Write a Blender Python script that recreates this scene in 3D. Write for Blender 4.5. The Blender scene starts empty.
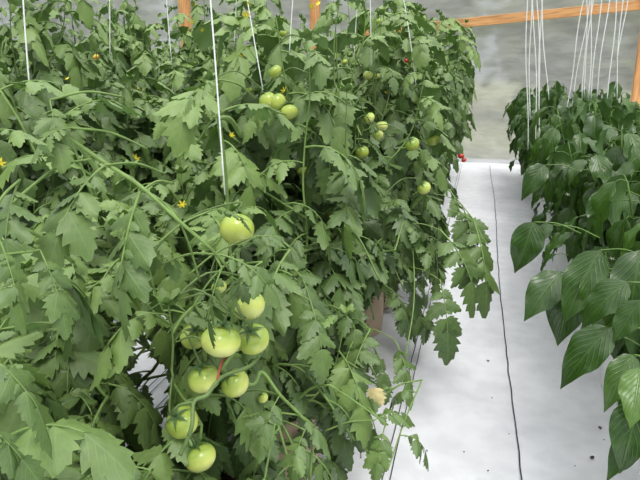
import bpy, math, random
import numpy as np
from mathutils import Vector, Matrix

C = bpy.context.scene.collection
R = math.radians
PI = math.pi

# ------------------------------------------------------------------ camera, world, light, exposure
EYE = np.array([0.0, 0.0, 1.55])
PITCH, YAW, FPX = R(16.4), R(16.0), 560.0
FW = np.array([-math.sin(YAW)*math.cos(PITCH), math.cos(YAW)*math.cos(PITCH), -math.sin(PITCH)])
RT = np.array([math.cos(YAW), math.sin(YAW), 0.0])
UP = np.cross(RT, FW)
cam_d = bpy.data.cameras.new('camera'); cam = bpy.data.objects.new('camera', cam_d); C.objects.link(cam)
cam_d.sensor_width = 36.0; cam_d.lens = FPX/640*36.0; cam_d.clip_start = 0.02; cam_d.clip_end = 300
cam.location = EYE.tolist(); cam.rotation_euler = (PI/2 - PITCH, 0, YAW)
bpy.context.scene.camera = cam

def at(px, py, dist):
    """world point seen at a pixel of the photograph, dist metres from the eye"""
    d = FW + RT*(px-320)/FPX - UP*(py-240)/FPX
    return EYE + d/np.linalg.norm(d)*dist
def at_y(px, py, Y):
    d = FW + RT*(px-320)/FPX - UP*(py-240)/FPX
    return EYE + d*Y/d[1]
def at_z(px, py, Z):
    d = FW + RT*(px-320)/FPX - UP*(py-240)/FPX
    return EYE + d*(Z-EYE[2])/d[2]

W = bpy.data.worlds.new('overcast'); bpy.context.scene.world = W; W.use_nodes = True
nt = W.node_tree; nt.nodes.clear()
out = nt.nodes.new('ShaderNodeOutputWorld'); bg = nt.nodes.new('ShaderNodeBackground')
tc = nt.nodes.new('ShaderNodeTexCoord'); sx = nt.nodes.new('ShaderNodeSeparateXYZ'); rp = nt.nodes.new('ShaderNodeValToRGB')
nt.links.new(tc.outputs['Generated'], sx.inputs[0]); nt.links.new(sx.outputs['Z'], rp.inputs[0])
rp.color_ramp.elements[0].position = 0.0; rp.color_ramp.elements[0].color = (0.16, 0.18, 0.20, 1)
e_ = rp.color_ramp.elements.new(0.45); e_.color = (0.42, 0.44, 0.46, 1)
rp.color_ramp.elements[-1].position = 0.95; rp.color_ramp.elements[-1].color = (1.0, 1.0, 1.0, 1)
nt.links.new(rp.outputs[0], bg.inputs[0]); bg.inputs[1].default_value = 1.9
nt.links.new(bg.outputs[0], out.inputs[0])
sun_d = bpy.data.lights.new('sun', 'SUN'); sun_d.energy = 1.2; sun_d.angle = R(22); sun_d.color = (1.0, 0.98, 0.94)
sun = bpy.data.objects.new('sun', sun_d); C.objects.link(sun); sun.rotation_euler = (R(24), R(16), 0)
vs = bpy.context.scene.view_settings
vs.view_transform = 'Standard'; vs.look = 'None'; vs.gamma = 1; vs.use_curve_mapping = False; vs.exposure = 0.55
bpy.context.scene.cycles.max_bounces = 8
bpy.context.scene.cycles.transparent_max_bounces = 12

# ------------------------------------------------------------------ materials
def mat(name):
    m = bpy.data.materials.new(name); m.use_nodes = True
    t = m.node_tree; t.nodes.clear()
    o = t.nodes.new('ShaderNodeOutputMaterial')
    return m, t, o
def N(t, kind, **kw):
    n = t.nodes.new(kind)
    for k, v in kw.items():
        if k in n.inputs: n.inputs[k].default_value = v
        else: setattr(n, k, v)
    return n
def ramp(t, fac, stops):
    r = t.nodes.new('ShaderNodeValToRGB'); e = r.color_ramp.elements
    while len(e) < len(stops): e.new(0.5)
    for q, (p, c) in zip(e, stops): q.position = p; q.color = (*c, 1)
    t.links.new(fac, r.inputs[0]); return r.outputs[0]
def mixc(t, fac, a, b, mode='MIX'):
    m = t.nodes.new('ShaderNodeMix'); m.data_type = 'RGBA'; m.blend_type = mode
    for s, v in ((0, fac), (6, a), (7, b)):
        if hasattr(v, 'links'): t.links.new(v, m.inputs[s])
        else: m.inputs[s].default_value = v if s == 0 else (*v, 1)
    return m.outputs[2]

def plain(name, col, rough=0.6, noise=0.15, scale=20, spec=0.4, bump=0.0, coat=0.0):
    m, t, o = mat(name)
    b = N(t, 'ShaderNodeBsdfPrincipled'); b.inputs['Roughness'].default_value = rough
    b.inputs['Specular IOR Level'].default_value = spec; b.inputs['Coat Weight'].default_value = coat
    tc = N(t, 'ShaderNodeTexCoord'); n = N(t, 'ShaderNodeTexNoise', Scale=scale, Detail=4.0)
    t.links.new(tc.outputs['Object'], n.inputs['Vector'])
    c = ramp(t, n.outputs[0], [(0.25, tuple(x*(1-noise) for x in col)), (0.75, tuple(min(1, x*(1+noise)) for x in col))])
    t.links.new(c, b.inputs['Base Color'])
    if bump:
        bp = N(t, 'ShaderNodeBump', Strength=bump, Distance=0.01); t.links.new(n.outputs[0], bp.inputs['Height'])
        t.links.new(bp.outputs[0], b.inputs['Normal'])
    t.links.new(b.outputs[0], o.inputs[0]); return m

def leaf_mat(name, dark, light, vein, rough, spec, trans, veinamt, nv, pale, bumpamt=0.2):
    """leaf blade: colour varies leaf by leaf, pale veins from the blade's own UVs, paler underside, some light through"""
    m, t, o = mat(name)
    at_ = N(t, 'ShaderNodeAttribute', attribute_name='tint')
    uv = N(t, 'ShaderNodeUVMap', uv_map='uv'); sp = N(t, 'ShaderNodeSeparateXYZ'); t.links.new(uv.outputs[0], sp.inputs[0])
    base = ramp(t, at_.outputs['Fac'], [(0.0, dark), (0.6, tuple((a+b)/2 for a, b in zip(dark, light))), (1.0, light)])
    no = N(t, 'ShaderNodeTexNoise', Scale=60.0, Detail=3.0); tc = N(t, 'ShaderNodeTexCoord'); t.links.new(tc.outputs['Object'], no.inputs['Vector'])
    base = mixc(t, 0.35, base, mixc(t, no.outputs[0], tuple(x*0.6 for x in dark), tuple(x*1.25 for x in light)), 'MIX')
    # |u| distance from midrib
    ab = N(t, 'ShaderNodeMath', operation='ABSOLUTE'); t.links.new(sp.outputs['X'], ab.inputs[0])
    mid = N(t, 'ShaderNodeMapRange'); mid.inputs[1].default_value = 0.02; mid.inputs[2].default_value = 0.09; mid.inputs[3].default_value = 1; mid.inputs[4].default_value = 0
    t.links.new(ab.outputs[0], mid.inputs[0])
    # lateral veins: sin(nv*(v - 0.45|u|))
    mu = N(t, 'ShaderNodeMath', operation='MULTIPLY_ADD'); mu.inputs[1].default_value = -0.45; t.links.new(ab.outputs[0], mu.inputs[0]); t.links.new(sp.outputs['Y'], mu.inputs[2])
    sc = N(t, 'ShaderNodeMath', operation='MULTIPLY'); sc.inputs[1].default_value = nv*2*PI; t.links.new(mu.outputs[0], sc.inputs[0])
    si = N(t, 'ShaderNodeMath', operation='COSINE'); t.links.new(sc.outputs[0], si.inputs[0])
    lat = N(t, 'ShaderNodeMapRange'); lat.inputs[1].default_value = 0.6; lat.inputs[2].default_value = 1.0; lat.inputs[3].default_value = 0; lat.inputs[4].default_value = 0.55
    t.links.new(si.outputs[0], lat.inputs[0])
    mx = N(t, 'ShaderNodeMath', operation='MAXIMUM'); t.links.new(mid.outputs[0], mx.inputs[0]); t.links.new(lat.outputs[0], mx.inputs[1])
    am = N(t, 'ShaderNodeMath', operation='MULTIPLY'); am.inputs[1].default_value = veinamt; t.links.new(mx.outputs[0], am.inputs[0])
    col = mixc(t, am.outputs[0], base, vein)
    ge = N(t, 'ShaderNodeNewGeometry')
    col = mixc(t, ge.outputs['Backfacing'], col, mixc(t, 0.5, col, pale))
    b = N(t, 'ShaderNodeBsdfPrincipled'); b.inputs['Roughness'].default_value = rough; b.inputs['Specular IOR Level'].default_value = spec
    t.links.new(col, b.inputs['Base Color'])
    bp = N(t, 'ShaderNodeBump', Strength=bumpamt, Distance=0.003); t.links.new(mx.outputs[0], bp.inputs['Height']); t.links.new(bp.outputs[0], b.inputs['Normal'])
    tr = N(t, 'ShaderNodeBsdfTranslucent'); t.links.new(mixc(t, 1.0, col, (0.75, 1.0, 0.35), 'MULTIPLY'), tr.inputs['Color'])
    ms = N(t, 'ShaderNodeMixShader'); ms.inputs[0].default_value = trans
    t.links.new(b.outputs[0], ms.inputs[1]); t.links.new(tr.outputs[0], ms.inputs[2]); t.links.new(ms.outputs[0], o.inputs[0])
    return m

M = {}
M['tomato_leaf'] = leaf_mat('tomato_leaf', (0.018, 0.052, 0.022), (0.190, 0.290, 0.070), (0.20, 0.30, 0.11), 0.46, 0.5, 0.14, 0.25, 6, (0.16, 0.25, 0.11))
M['pepper_leaf'] = leaf_mat('pepper_leaf', (0.006, 0.030, 0.005), (0.075, 0.160, 0.016), (0.12, 0.21, 0.05), 0.30, 0.5, 0.12, 0.28, 8, (0.12, 0.21, 0.08), 0.5)
M['tree_leaf'] = leaf_mat('tree_leaf', (0.05, 0.10, 0.03), (0.16, 0.25, 0.07), (0.2, 0.3, 0.1), 0.6, 0.3, 0.25, 0.2, 5, (0.2, 0.3, 0.1))
M['dry_leaf'] = plain('dry_leaf', (0.72, 0.60, 0.30), 0.8, 0.25, 60)
M['tomato_stem'] = plain('tomato_stem', (0.15, 0.24, 0.06), 0.6, 0.25, 40)
M['truss'] = plain('truss', (0.11, 0.17, 0.05), 0.6, 0.3, 60)
M['calyx'] = plain('calyx', (0.06, 0.12, 0.035), 0.6, 0.3, 60)
M['red_stalk'] = plain('red_stalk', (0.35, 0.06, 0.04), 0.6, 0.3, 60)
M['pepper_stem'] = plain('pepper_stem', (0.09, 0.17, 0.03), 0.5, 0.25, 40)
M['petal'] = plain('petal', (0.80, 0.66, 0.04), 0.6, 0.1, 60)
M['pepper_petal'] = plain('pepper_petal', (0.72, 0.75, 0.55), 0.55, 0.1, 60)
M['twine'] = plain('twine', (0.82, 0.83, 0.80), 0.7, 0.1, 200)
M['black_thread'] = plain('black_thread', (0.035, 0.04, 0.055), 0.7, 0.3, 200)
M['wire'] = plain('wire', (0.4, 0.4, 0.4), 0.4, 0.1, 200)
M['beige_bag'] = plain('beige_bag', (0.62, 0.47, 0.34), 0.75, 0.12, 9, bump=0.4)
M['white_bag'] = plain('white_bag', (0.78, 0.79, 0.78), 0.6, 0.05, 9, bump=0.3)
M['potting_mix'] = plain('potting_mix', (0.10, 0.065, 0.04), 0.9, 0.5, 60, bump=0.8)
M['crumb'] = plain('crumb', (0.07, 0.045, 0.03), 0.8, 0.4, 60)
M['bark'] = plain('bark', (0.12, 0.09, 0.07), 0.9, 0.3, 12, bump=0.6)
M['soil'] = plain('outside_grass', (0.24, 0.25, 0.13), 0.9, 0.35, 1.5)

def tomato_mat(name, top, body, tip):
    m, t, o = mat(name)
    tc = N(t, 'ShaderNodeTexCoord'); sp = N(t, 'ShaderNodeSeparateXYZ'); t.links.new(tc.outputs['Generated'], sp.inputs[0])
    no = N(t, 'ShaderNodeTexNoise', Scale=3.0, Detail=3.0); t.links.new(tc.outputs['Generated'], no.inputs['Vector'])
    ad = N(t, 'ShaderNodeMath', operation='MULTIPLY_ADD'); ad.inputs[1].default_value = 0.3; t.links.new(no.outputs[0], ad.inputs[0]); t.links.new(sp.outputs['Z'], ad.inputs[2])
    c = ramp(t, ad.outputs[0], [(0.15, tip), (0.6, body), (1.05, top)])
    b = N(t, 'ShaderNodeBsdfPrincipled'); b.inputs['Roughness'].default_value = 0.2; b.inputs['Specular IOR Level'].default_value = 0.5
    b.inputs['Subsurface Weight'].default_value = 0.15; b.inputs['Subsurface Radius'].default_value = (0.01, 0.012, 0.004); b.inputs['Subsurface Scale'].default_value = 0.6
    t.links.new(c, b.inputs['Base Color']); t.links.new(b.outputs[0], o.inputs[0]); return m
M['green_tomato'] = tomato_mat('green_tomato', (0.30, 0.40, 0.07), (0.60, 0.66, 0.17), (0.80, 0.82, 0.38))
M['lime_tomato'] = tomato_mat('lime_tomato', (0.24, 0.34, 0.05), (0.42, 0.50, 0.08), (0.55, 0.60, 0.18))
M['orange_tomato'] = tomato_mat('orange_tomato', (0.55, 0.42, 0.05), (0.75, 0.42, 0.05), (0.80, 0.38, 0.05))
M['red_tomato'] = tomato_mat('red_tomato', (0.5, 0.05, 0.03), (0.62, 0.03, 0.02), (0.62, 0.03, 0.02))

# wood
m, t, o = mat('pine_wood'); M['wood'] = m
tc = N(t, 'ShaderNodeTexCoord'); mp = N(t, 'ShaderNodeMapping'); mp.inputs['Scale'].default_value = (1.2, 14, 14)
t.links.new(tc.outputs['Object'], mp.inputs[0]); n = N(t, 'ShaderNodeTexNoise', Scale=2.5, Detail=6.0, Distortion=0.6); t.links.new(mp.outputs[0], n.inputs['Vector'])
c = ramp(t, n.outputs[0], [(0.3, (0.42, 0.18, 0.06)), (0.55, (0.66, 0.33, 0.12)), (0.8, (0.78, 0.44, 0.19))])
b = N(t, 'ShaderNodeBsdfPrincipled', Roughness=0.6); t.links.new(c, b.inputs['Base Color']); t.links.new(b.outputs[0], o.inputs[0])

# woven white ground cover
m, t, o = mat('woven_ground_cover'); M['floor'] = m
tc = N(t, 'ShaderNodeTexCoord')
n1 = N(t, 'ShaderNodeTexNoise', Scale=1.6, Detail=5.0); t.links.new(tc.outputs['Object'], n1.inputs['Vector'])
n2 = N(t, 'ShaderNodeTexNoise', Scale=9.0, Detail=5.0); t.links.new(tc.outputs['Object'], n2.inputs['Vector'])
c = ramp(t, n1.outputs[0], [(0.3, (0.66, 0.67, 0.70)), (0.6, (0.78, 0.79, 0.82))])
c = mixc(t, 0.25, c, ramp(t, n2.outputs[0], [(0.35, (0.55, 0.56, 0.58)), (0.6, (0.84, 0.85, 0.87))]))
b = N(t, 'ShaderNodeBsdfPrincipled', Roughness=0.55); b.inputs['Specular IOR Level'].default_value = 0.4
wv = N(t, 'ShaderNodeTexWave', Scale=60.0, Distortion=0.5); t.links.new(tc.outputs['Object'], wv.inputs['Vector'])
b1 = N(t, 'ShaderNodeBump', Strength=0.5, Distance=0.05); t.links.new(n1.outputs[0], b1.inputs['Height'])
b2 = N(t, 'ShaderNodeBump', Strength=0.15, Distance=0.002); t.links.new(wv.outputs[0], b2.inputs['Height']); t.links.new(b1.outputs[0], b2.inputs['Normal'])
t.links.new(b2.outputs[0], b.inputs['Normal']); t.links.new(c, b.inputs['Base Color']); t.links.new(b.outputs[0], o.inputs[0])

# hazy polythene film: part scatters, part shows what is behind blurred
m, t, o = mat('greenhouse_film'); M['film'] = m
tc = N(t, 'ShaderNodeTexCoord'); mp = N(t, 'ShaderNodeMapping'); mp.inputs['Scale'].default_value = (0.7, 1, 2.3)
t.links.new(tc.outputs['Object'], mp.inputs[0]); n = N(t, 'ShaderNodeTexNoise', Scale=4.0, Detail=7.0, Distortion=0.4); t.links.new(mp.outputs[0], n.inputs['Vector'])
df = N(t, 'ShaderNodeBsdfDiffuse'); t.links.new(ramp(t, n.outputs[0], [(0.35, (0.46, 0.46, 0.45)), (0.62, (0.64, 0.64, 0.62))]), df.inputs[0])
tl = N(t, 'ShaderNodeBsdfTranslucent'); t.links.new(ramp(t, n.outputs[0], [(0.35, (0.58, 0.58, 0.57)), (0.62, (0.82, 0.81, 0.80))]), tl.inputs[0])
gl = N(t, 'ShaderNodeBsdfRefraction', IOR=1.03, Roughness=0.55); gl.inputs['Color'].default_value = (0.7, 0.7, 0.7, 1)
tp = N(t, 'ShaderNodeBsdfTransparent'); tp.inputs['Color'].default_value = (0.8, 0.8, 0.8, 1)
a1 = N(t, 'ShaderNodeMixShader'); a1.inputs[0].default_value = 0.5; t.links.new(df.outputs[0], a1.inputs[1]); t.links.new(tl.outputs[0], a1.inputs[2])
a2 = N(t, 'ShaderNodeMixShader'); a2.inputs[0].default_value = 0.08; t.links.new(gl.outputs[0], a2.inputs[1]); t.links.new(tp.outputs[0], a2.inputs[2])
a3 = N(t, 'ShaderNodeMixShader'); a3.inputs[0].default_value = 0.46; t.links.new(a1.outputs[0], a3.inputs[1]); t.links.new(a2.outputs[0], a3.inputs[2])
bp = N(t, 'ShaderNodeBump', Strength=0.6, Distance=0.05); t.links.new(n.outputs[0], bp.inputs['Height'])
for s in (df, tl): t.links.new(bp.outputs[0], s.inputs['Normal'])
t.links.new(a3.outputs[0], o.inputs[0])

# ------------------------------------------------------------------ mesh helpers
class Acc:
    def __init__(s): s.v = []; s.f = []; s.uv = []; s.ti = []; s.n = 0
    def add(s, V, F, UV=None, tint=0.5):
        V = np.asarray(V, float)
        s.v.append(V); s.uv.append(UV if UV is not None else np.zeros((len(V), 2))); s.ti.append(np.full(len(V), tint))
        s.f.append(np.asarray(F, int) + s.n); s.n += len(V)
    def tube(s, P, rad, k=5, tint=0.5, cap=True):
        P = [np.asarray(p, float) for p in P]; n = len(P)
        r = rad if hasattr(rad, '__len__') else [rad]*n
        ref = np.array([0.31, 0.17, 0.93]); V = []
        for i in range(n):
            d = P[min(i+1, n-1)] - P[max(i-1, 0)]; d = d/(np.linalg.norm(d)+1e-9)
            a = np.cross(d, ref)
            if np.linalg.norm(a) < 0.15: a = np.cross(d, np.array([1.0, 0, 0]))
            a /= np.linalg.norm(a); b = np.cross(d, a)
            for j in range(k):
                q = 2*PI*j/k; V.append(P[i] + r[i]*(a*math.cos(q) + b*math.sin(q)))
        F = []
        for i in range(n-1):
            for j in range(k):
                F.append((i*k+j, i*k+(j+1) % k, (i+1)*k+(j+1) % k, (i+1)*k+j))
        if cap:
            V.append(P[0]); V.append(P[-1]); c0 = n*k; c1 = n*k+1
            for j in range(k):
                F.append((c0, (j+1) % k, j, c0)); F.append((c1, (n-1)*k+j, (n-1)*k+(j+1) % k, c1))
        s.add(V, F, None, tint)
    def mesh(s, name, m, smooth=True):
        V = np.concatenate(s.v); F = np.concatenate(s.f); UV = np.concatenate(s.uv); T = np.concatenate(s.ti)
        me = bpy.data.meshes.new(name)
        tri = F[:, 3] == F[:, 0]
        cnt = np.where(tri, 3, 4); st = np.concatenate([[0], np.cumsum(cnt)[:-1]])
        mask = np.ones(F.shape, bool); mask[tri, 3] = False
        idx = F[mask]
        me.vertices.add(len(V)); me.vertices.foreach_set('co', V.astype(np.float32).ravel())
        me.loops.add(len(idx)); me.loops.foreach_set('vertex_index', idx.astype(np.int32))
        me.polygons.add(len(F)); me.polygons.foreach_set('loop_start', st.astype(np.int32))
        me.polygons.foreach_set('use_smooth', np.full(len(F), smooth))
        me.update(calc_edges=True)
        uvl = me.uv_layers.new(name='uv'); uvl.data.foreach_set('uv', UV[idx].astype(np.float32).ravel())
        a = me.attributes.new('tint', 'FLOAT', 'POINT'); a.data.foreach_set('value', T.astype(np.float32))
        me.validate(); me.materials.append(m); return me
def mk(name, me, parent=None, loc=(0, 0, 0)):
    o = bpy.data.objects.new(name, me); C.objects.link(o); o.location = tuple(loc)
    if parent: o.parent = parent
    return o
def tag(o, label=None, cat=None, group=None, kind=None):
    if label: o['label'] = label
    if cat: o['category'] = cat
    if group: o['group'] = group
    if kind: o['kind'] = kind
    return o
def empty(name, loc, rz=0):
    o = bpy.data.objects.new(name, None); C.objects.link(o); o.location = tuple(loc); o.rotation_euler[2] = rz
    o.empty_display_size = 0.1; return o
def copy_tree(o, parent=None):
    c = o.copy(); C.objects.link(c)
    if parent: c.parent = parent
    for ch in list(o.children): copy_tree(ch, c)
    return c
def box_acc(a, lo, hi):
    x0, y0, z0 = lo; x1, y1, z1 = hi
    V = [(x, y, z) for x in (x0, x1) for y in (y0, y1) for z in (z0, z1)]
    a.add(V, [(0, 1, 3, 2), (4, 6, 7, 5), (0, 4, 5, 1), (2, 3, 7, 6), (0, 2, 6, 4), (1, 5, 7, 3)])
def bevelled(o, w=0.006):
    b = o.modifiers.new('bevel', 'BEVEL'); b.width = w; b.segments = 2; return o
def unit(v): v = np.asarray(v, float); return v/(np.linalg.norm(v)+1e-9)
def smooth_path(P, n):
    """Catmull-Rom through P"""
    P = [np.asarray(p, float) for p in P]; Q = [2*P[0]-P[1]] + P + [2*P[-1]-P[-2]]; outp = []
    for i in range(1, len(Q)-2):
        for k in range(n):
            u = k/n; a, b, c, d = Q[i-1:i+3]
            outp.append(0.5*((2*b) + (-a+c)*u + (2*a-5*b+4*c-d)*u*u + (-a+3*b-3*c+d)*u**3))
    outp.append(P[-1]); return outp

# ------------------------------------------------------------------ leaf blade templates (length 1 along +Y, face +Z)
def tomato_blade(seed, fine=True):
    r = random.Random(seed); rows = 15 if fine else 8
    V = []; UV = []; ph = r.uniform(0, 1); fold = r.uniform(0.22, 0.5); droop = r.uniform(0.15, 0.6); tw = r.uniform(-0.25, 0.25)
    wmax = r.uniform(0.29, 0.38)
    for i in range(rows):
        t_ = i/(rows-1)
        env = wmax*(math.sin(PI*min(1, t_**0.62)) ** 0.75 if 0 < t_ < 1 else 0.0)
        for j in (-2, -1, 0, 1, 2):
            s = 1 if j > 0 else -1
            lob = 1.0; fwd = 0.0
            if abs(j) == 2 and 0 < i < rows-1:
                tip = (i + (0 if s > 0 else 1)) % 2 == 0 if not fine else (i % 3 == (1 if s > 0 else 2))
                valley = fine and (i % 3 == (2 if s > 0 else 0))
                amp = 0.58 if t_ < 0.6 else 0.3
                lob = 1 + amp*0.32 if tip else (1 - amp*0.42 if valley else 1 - amp*0.12)
                fwd = 0.05 if tip else (-0.015)
            x = env*lob*j/2; y = t_ + fwd*(abs(j)/2)
            z = -fold*abs(x)*0.9 - droop*y*y*0.5 + tw*x*y + 0.025*math.sin(9*y + ph*6 + j)*abs(j)/2
            V.append((x, y*math.cos(droop*0.25*y), z)); UV.append((j/2, t_))
    F = []
    for i in range(rows-1):
        for j in range(4):
            a = i*5+j; F.append((a, a+1, a+6, a+5))
    return np.array(V), np.array(F), np.array(UV)
def pepper_blade(seed):
    r = random.Random(seed); rows = 13; cols = 7
    V = []; UV = []; fold = r.uniform(0.15, 0.75); droop = r.uniform(0.3, 1.3); tw = r.uniform(-0.6, 0.6); wmax = r.uniform(0.21, 0.265); ph = r.uniform(0, 6)
    for i in range(rows):
        t_ = i/(rows-1)
        env = wmax*(math.sin(PI*t_**0.72)**0.9)*(1-0.25*t_**3) if 0 < t_ < 1 else 0
        if t_ > 0.8: env *= (1-(t_-0.8)*1.6)
        for j in range(-3, 4):
            x = env*j/3; q = abs(j)/3
            z = fold*abs(x)*1.1 - 0.6*fold*x*x/wmax*1.0 - droop*t_*t_*0.45 + tw*x*t_ + 0.05*math.sin(2*PI*2.7*t_ + ph + j)*q*q*min(1, 4*t_*(1-t_)) 
            V.append((x, t_*(1-0.12*droop*t_), z)); UV.append((j/3, t_))
    F = []
    for i in range(rows-1):
        for j in range(cols-1):
            a = i*cols+j; F.append((a, a+1, a+cols+1, a+cols))
    return np.array(V), np.array(F), np.array(UV)
TB = [tomato_blade(i) for i in range(10)]
TBL = [tomato_blade(50+i, False) for i in range(8)]
PB = [pepper_blade(i) for i in range(10)]
def put_blade(acc, T, p, d, nrm, L, tint, wide=1.0):
    V, F, UV = T
    y = unit(d); x = np.cross(y, nrm); x = unit(x); z = np.cross(x, y)
    acc.add(p + L*(V[:, :1]*wide*x + V[:, 1:2]*y + V[:, 2:3]*z), F, UV, tint)

# places that stay open: (far point, radius there), a thin cone from the path down to what one sees through the leaves
OPEN = []
def blocked(p, rad=0.0):
    for q, rr in OPEN:
        d = q-EYE; L = np.linalg.norm(d); d = d/L; w = p-EYE; s = w@d
        if 0 < s < L-0.0 and np.linalg.norm(w-s*d) < rr*s/L + rad: return True
    return False
Zv = np.array([0, 0, 1.0])

def tomato_leaf(fol, st, base, d, L, r, tint, fine=True, droop=1.0, origin=None, limit=None, free=False):
    """compound leaf: arching rachis, 3-4 pairs of lobed leaflets with little ones between, a terminal leaflet"""
    base = np.asarray(base, float); d = unit(d); n = 7; P = [base]; dd = d.copy(); D = [dd]
    for i in range(n):
        dd = unit(dd + np.array([0, 0, -0.16*droop*(1+i*0.12)])); P.append(P[-1] + dd*L*0.68/n); D.append(dd)
    og = origin if origin is not None else np.zeros(3)
    mid = P[4] + og
    if limit and not limit(P[-1]+og): return False
    if OPEN and fine and not free and (blocked(mid, 0.035) or blocked(P[-1]+og+D[-1]*L*0.18, 0.04)): return False
    st.tube(P, [0.0026*L/0.3*(1.5-1.0*i/n) for i in range(n+1)], 4 if fine else 3, r.random(), cap=False)
    side = unit(np.cross(D[3], Zv)) if abs(D[3][2]) < 0.95 else np.array([1.0, 0, 0])
    roll = r.uniform(-0.45, 0.45)
    blades = TB if fine else TBL
    def one(i, f, sgn, size, ang):
        p = P[i]*(1-f) + P[min(i+1, n)]*f; t_ = D[i]; s_ = unit(np.cross(t_, Zv)+1e-6); up = unit(np.cross(s_, t_))
        s_ = unit(s_ + roll*up*1.0); up = unit(np.cross(s_, t_))
        dr = unit(t_*math.cos(ang) + sgn*s_*math.sin(ang) + np.array([r.gauss(0, .1), r.gauss(0, .1), -r.uniform(0.1, 0.8)*droop]))
        nn = unit(up + np.array([r.gauss(0, .38), r.gauss(0, .38), 0.35 + r.gauss(0, .25)]))
        if abs(nn @ dr) > 0.9: nn = unit(nn + s_)
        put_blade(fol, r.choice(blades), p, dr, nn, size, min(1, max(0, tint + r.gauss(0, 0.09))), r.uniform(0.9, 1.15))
    if fine: prs = [(1, .8, .22, 72), (3, .3, .31, 64), (5, .2, .35, 52)]; small = [(2, .3, .08), (4, .4, .10)]
    else: prs = [(1, .6, .22, 75), (3, .1, .30, 66), (5, 0, .34, 55)]; small = [(4, .0, .11)]
    for i, f, sz, ang in prs:
        for sg in (-1, 1): one(i, f+r.uniform(-.25, .25), sg, L*sz*r.uniform(.75, 1.2), R(ang+r.uniform(-20, 20)))
    for i, f, sz in small:
        for sg in (-1, 1): one(i, f, sg, L*sz*r.uniform(.8, 1.3), R(75))
    one(n, 0, 0.05, L*0.40*r.uniform(.9, 1.15), 0.05)
    return True

def stem_path(base, top, r, wob=0.05, n=9):
    P = []
    for i in range(n+1):
        u = i/n; a = wob*math.sin(PI*u)**0.5 if 0 < u < 1 else 0
        P.append(np.asarray(base)*(1-u) + np.asarray(top)*u + np.array([r.gauss(0, a), r.gauss(0, a), 0]))
    return smooth_path(P, 3)

def tomato_plant(seed, H, fine, origin=np.zeros(3), limit=None, spread=0.22, lean=(0, 0), nside=4, leafL=0.30, zmin=0.22, gap=0.068):
    """returns (foliage, stem) accumulators in the plant's own coordinates"""
    r = random.Random(seed); fol = Acc(); st = Acc()
    top = np.array([lean[0]+r.uniform(-.05, .05), lean[1]+r.uniform(-.05, .05), H])
    stems = [(stem_path((0, 0, 0.16), top, r, 0.03), 0.0085, 0)]
    for k in range(nside):
        u = r.uniform(0.12, 0.7); P0 = stems[0][0]; b = P0[int(u*(len(P0)-1))]
        a = r.uniform(0, 2*PI); hh = r.uniform(0.3, 0.62)*min(1.0, (H-b[2])/0.6+0.35) if k % 3 else r.uniform(-.15, .15)*min(1, b[2])
        tip = b + np.array([math.cos(a)*spread*r.uniform(.7, 1.5), math.sin(a)*spread*r.uniform(.7, 1.3), hh])
        tip[2] = min(tip[2], H)
        mid = (b+tip)/2 + np.array([math.cos(a)*0.09, math.sin(a)*0.09, -0.05])
        stems.append((smooth_path([b, mid, tip], 6), 0.0055, r.uniform(0, 6)))
    for P, rad, az in stems:
        if rad < .008 and fine and any(blocked(q+origin, .0) for q in P): continue
        nP = len(P); st.tube(P, [rad*(1-0.82*i/nP) for i in range(nP)], 6 if fine else 4, 0.6)
        seg = [np.linalg.norm(P[i+1]-P[i]) for i in range(nP-1)]; tot = sum(seg); s = r.uniform(0.02, 0.06); g = gap
        while s < tot:
            q = s; i = 0
            while q > seg[i] and i < nP-2: q -= seg[i]; i += 1
            p = P[i] + (P[i+1]-P[i])*min(1, q/seg[i])
            u = s/tot; az += 2.4 + r.uniform(-.5, .5)
            young = (p[2] > H-0.5)
            el = r.uniform(0.0, 0.55) + (0.5 if u > 0.85 else 0)
            L = leafL*r.uniform(.75, 1.2)*(0.6 if u > 0.92 else 1.0)
            tint = 0.32 + r.gauss(0, .12) + (0.30 if fine else .42)*(p[2]/max(H, 1.2))**2 + (0.30 if young else 0)  # weaker light low down painted into the tint by height; young growth paler
            if p[2] > zmin or r.random() < 0.4:
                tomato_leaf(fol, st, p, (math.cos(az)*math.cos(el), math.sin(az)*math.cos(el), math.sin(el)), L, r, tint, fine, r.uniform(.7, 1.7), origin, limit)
            s += g*r.uniform(.75, 1.3)
        # little curled growing tip
        for k in range(5 if rad > .008 or (P[-1][2] > .7*H and not blocked(P[-1]+origin, .05)) else 0):
            a = 1.3*k; put_blade(fol, r.choice(TBL), P[-1], (math.cos(a)*.6, math.sin(a)*.6, 0.8), (-math.cos(a), -math.sin(a), .6), 0.042, 0.9)
    return fol, st, stems

# ------------------------------------------------------------------ fruit, flowers
def tomato_mesh(name, m, seed, flat=0.86, ribs=5, ribamp=0.03):
    a = Acc(); V = []; nu, nv = 24, 16; ph = seed*1.7
    for i in range(nv+1):
        th = PI*i/nv
        for j in range(nu):
            q = 2*PI*j/nu; rr = 1 + ribamp*math.cos(ribs*q+ph)*math.sin(th)*(0.4+0.6*(math.cos(th) > 0)*math.cos(th))
            z = math.cos(th)*flat - 0.16*math.exp(-(th/0.38)**2)
            V.append((math.sin(th)*math.cos(q)*rr, math.sin(th)*math.sin(q)*rr, z))
    F = [(i*nu+j, (i+1)*nu+j, (i+1)*nu+(j+1) % nu, i*nu+(j+1) % nu) for i in range(nv) for j in range(nu)]
    a.add(V, F); return a.mesh(name, m)
TOM = {k: [tomato_mesh(k, M[k], s, f, rb, ra) for s, f, rb, ra in ((1, .86, 5, .03), (2, .80, 6, .055), (3, .92, 4, .02))] for k in ('green_tomato', 'lime_tomato', 'orange_tomato', 'red_tomato')}
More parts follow.
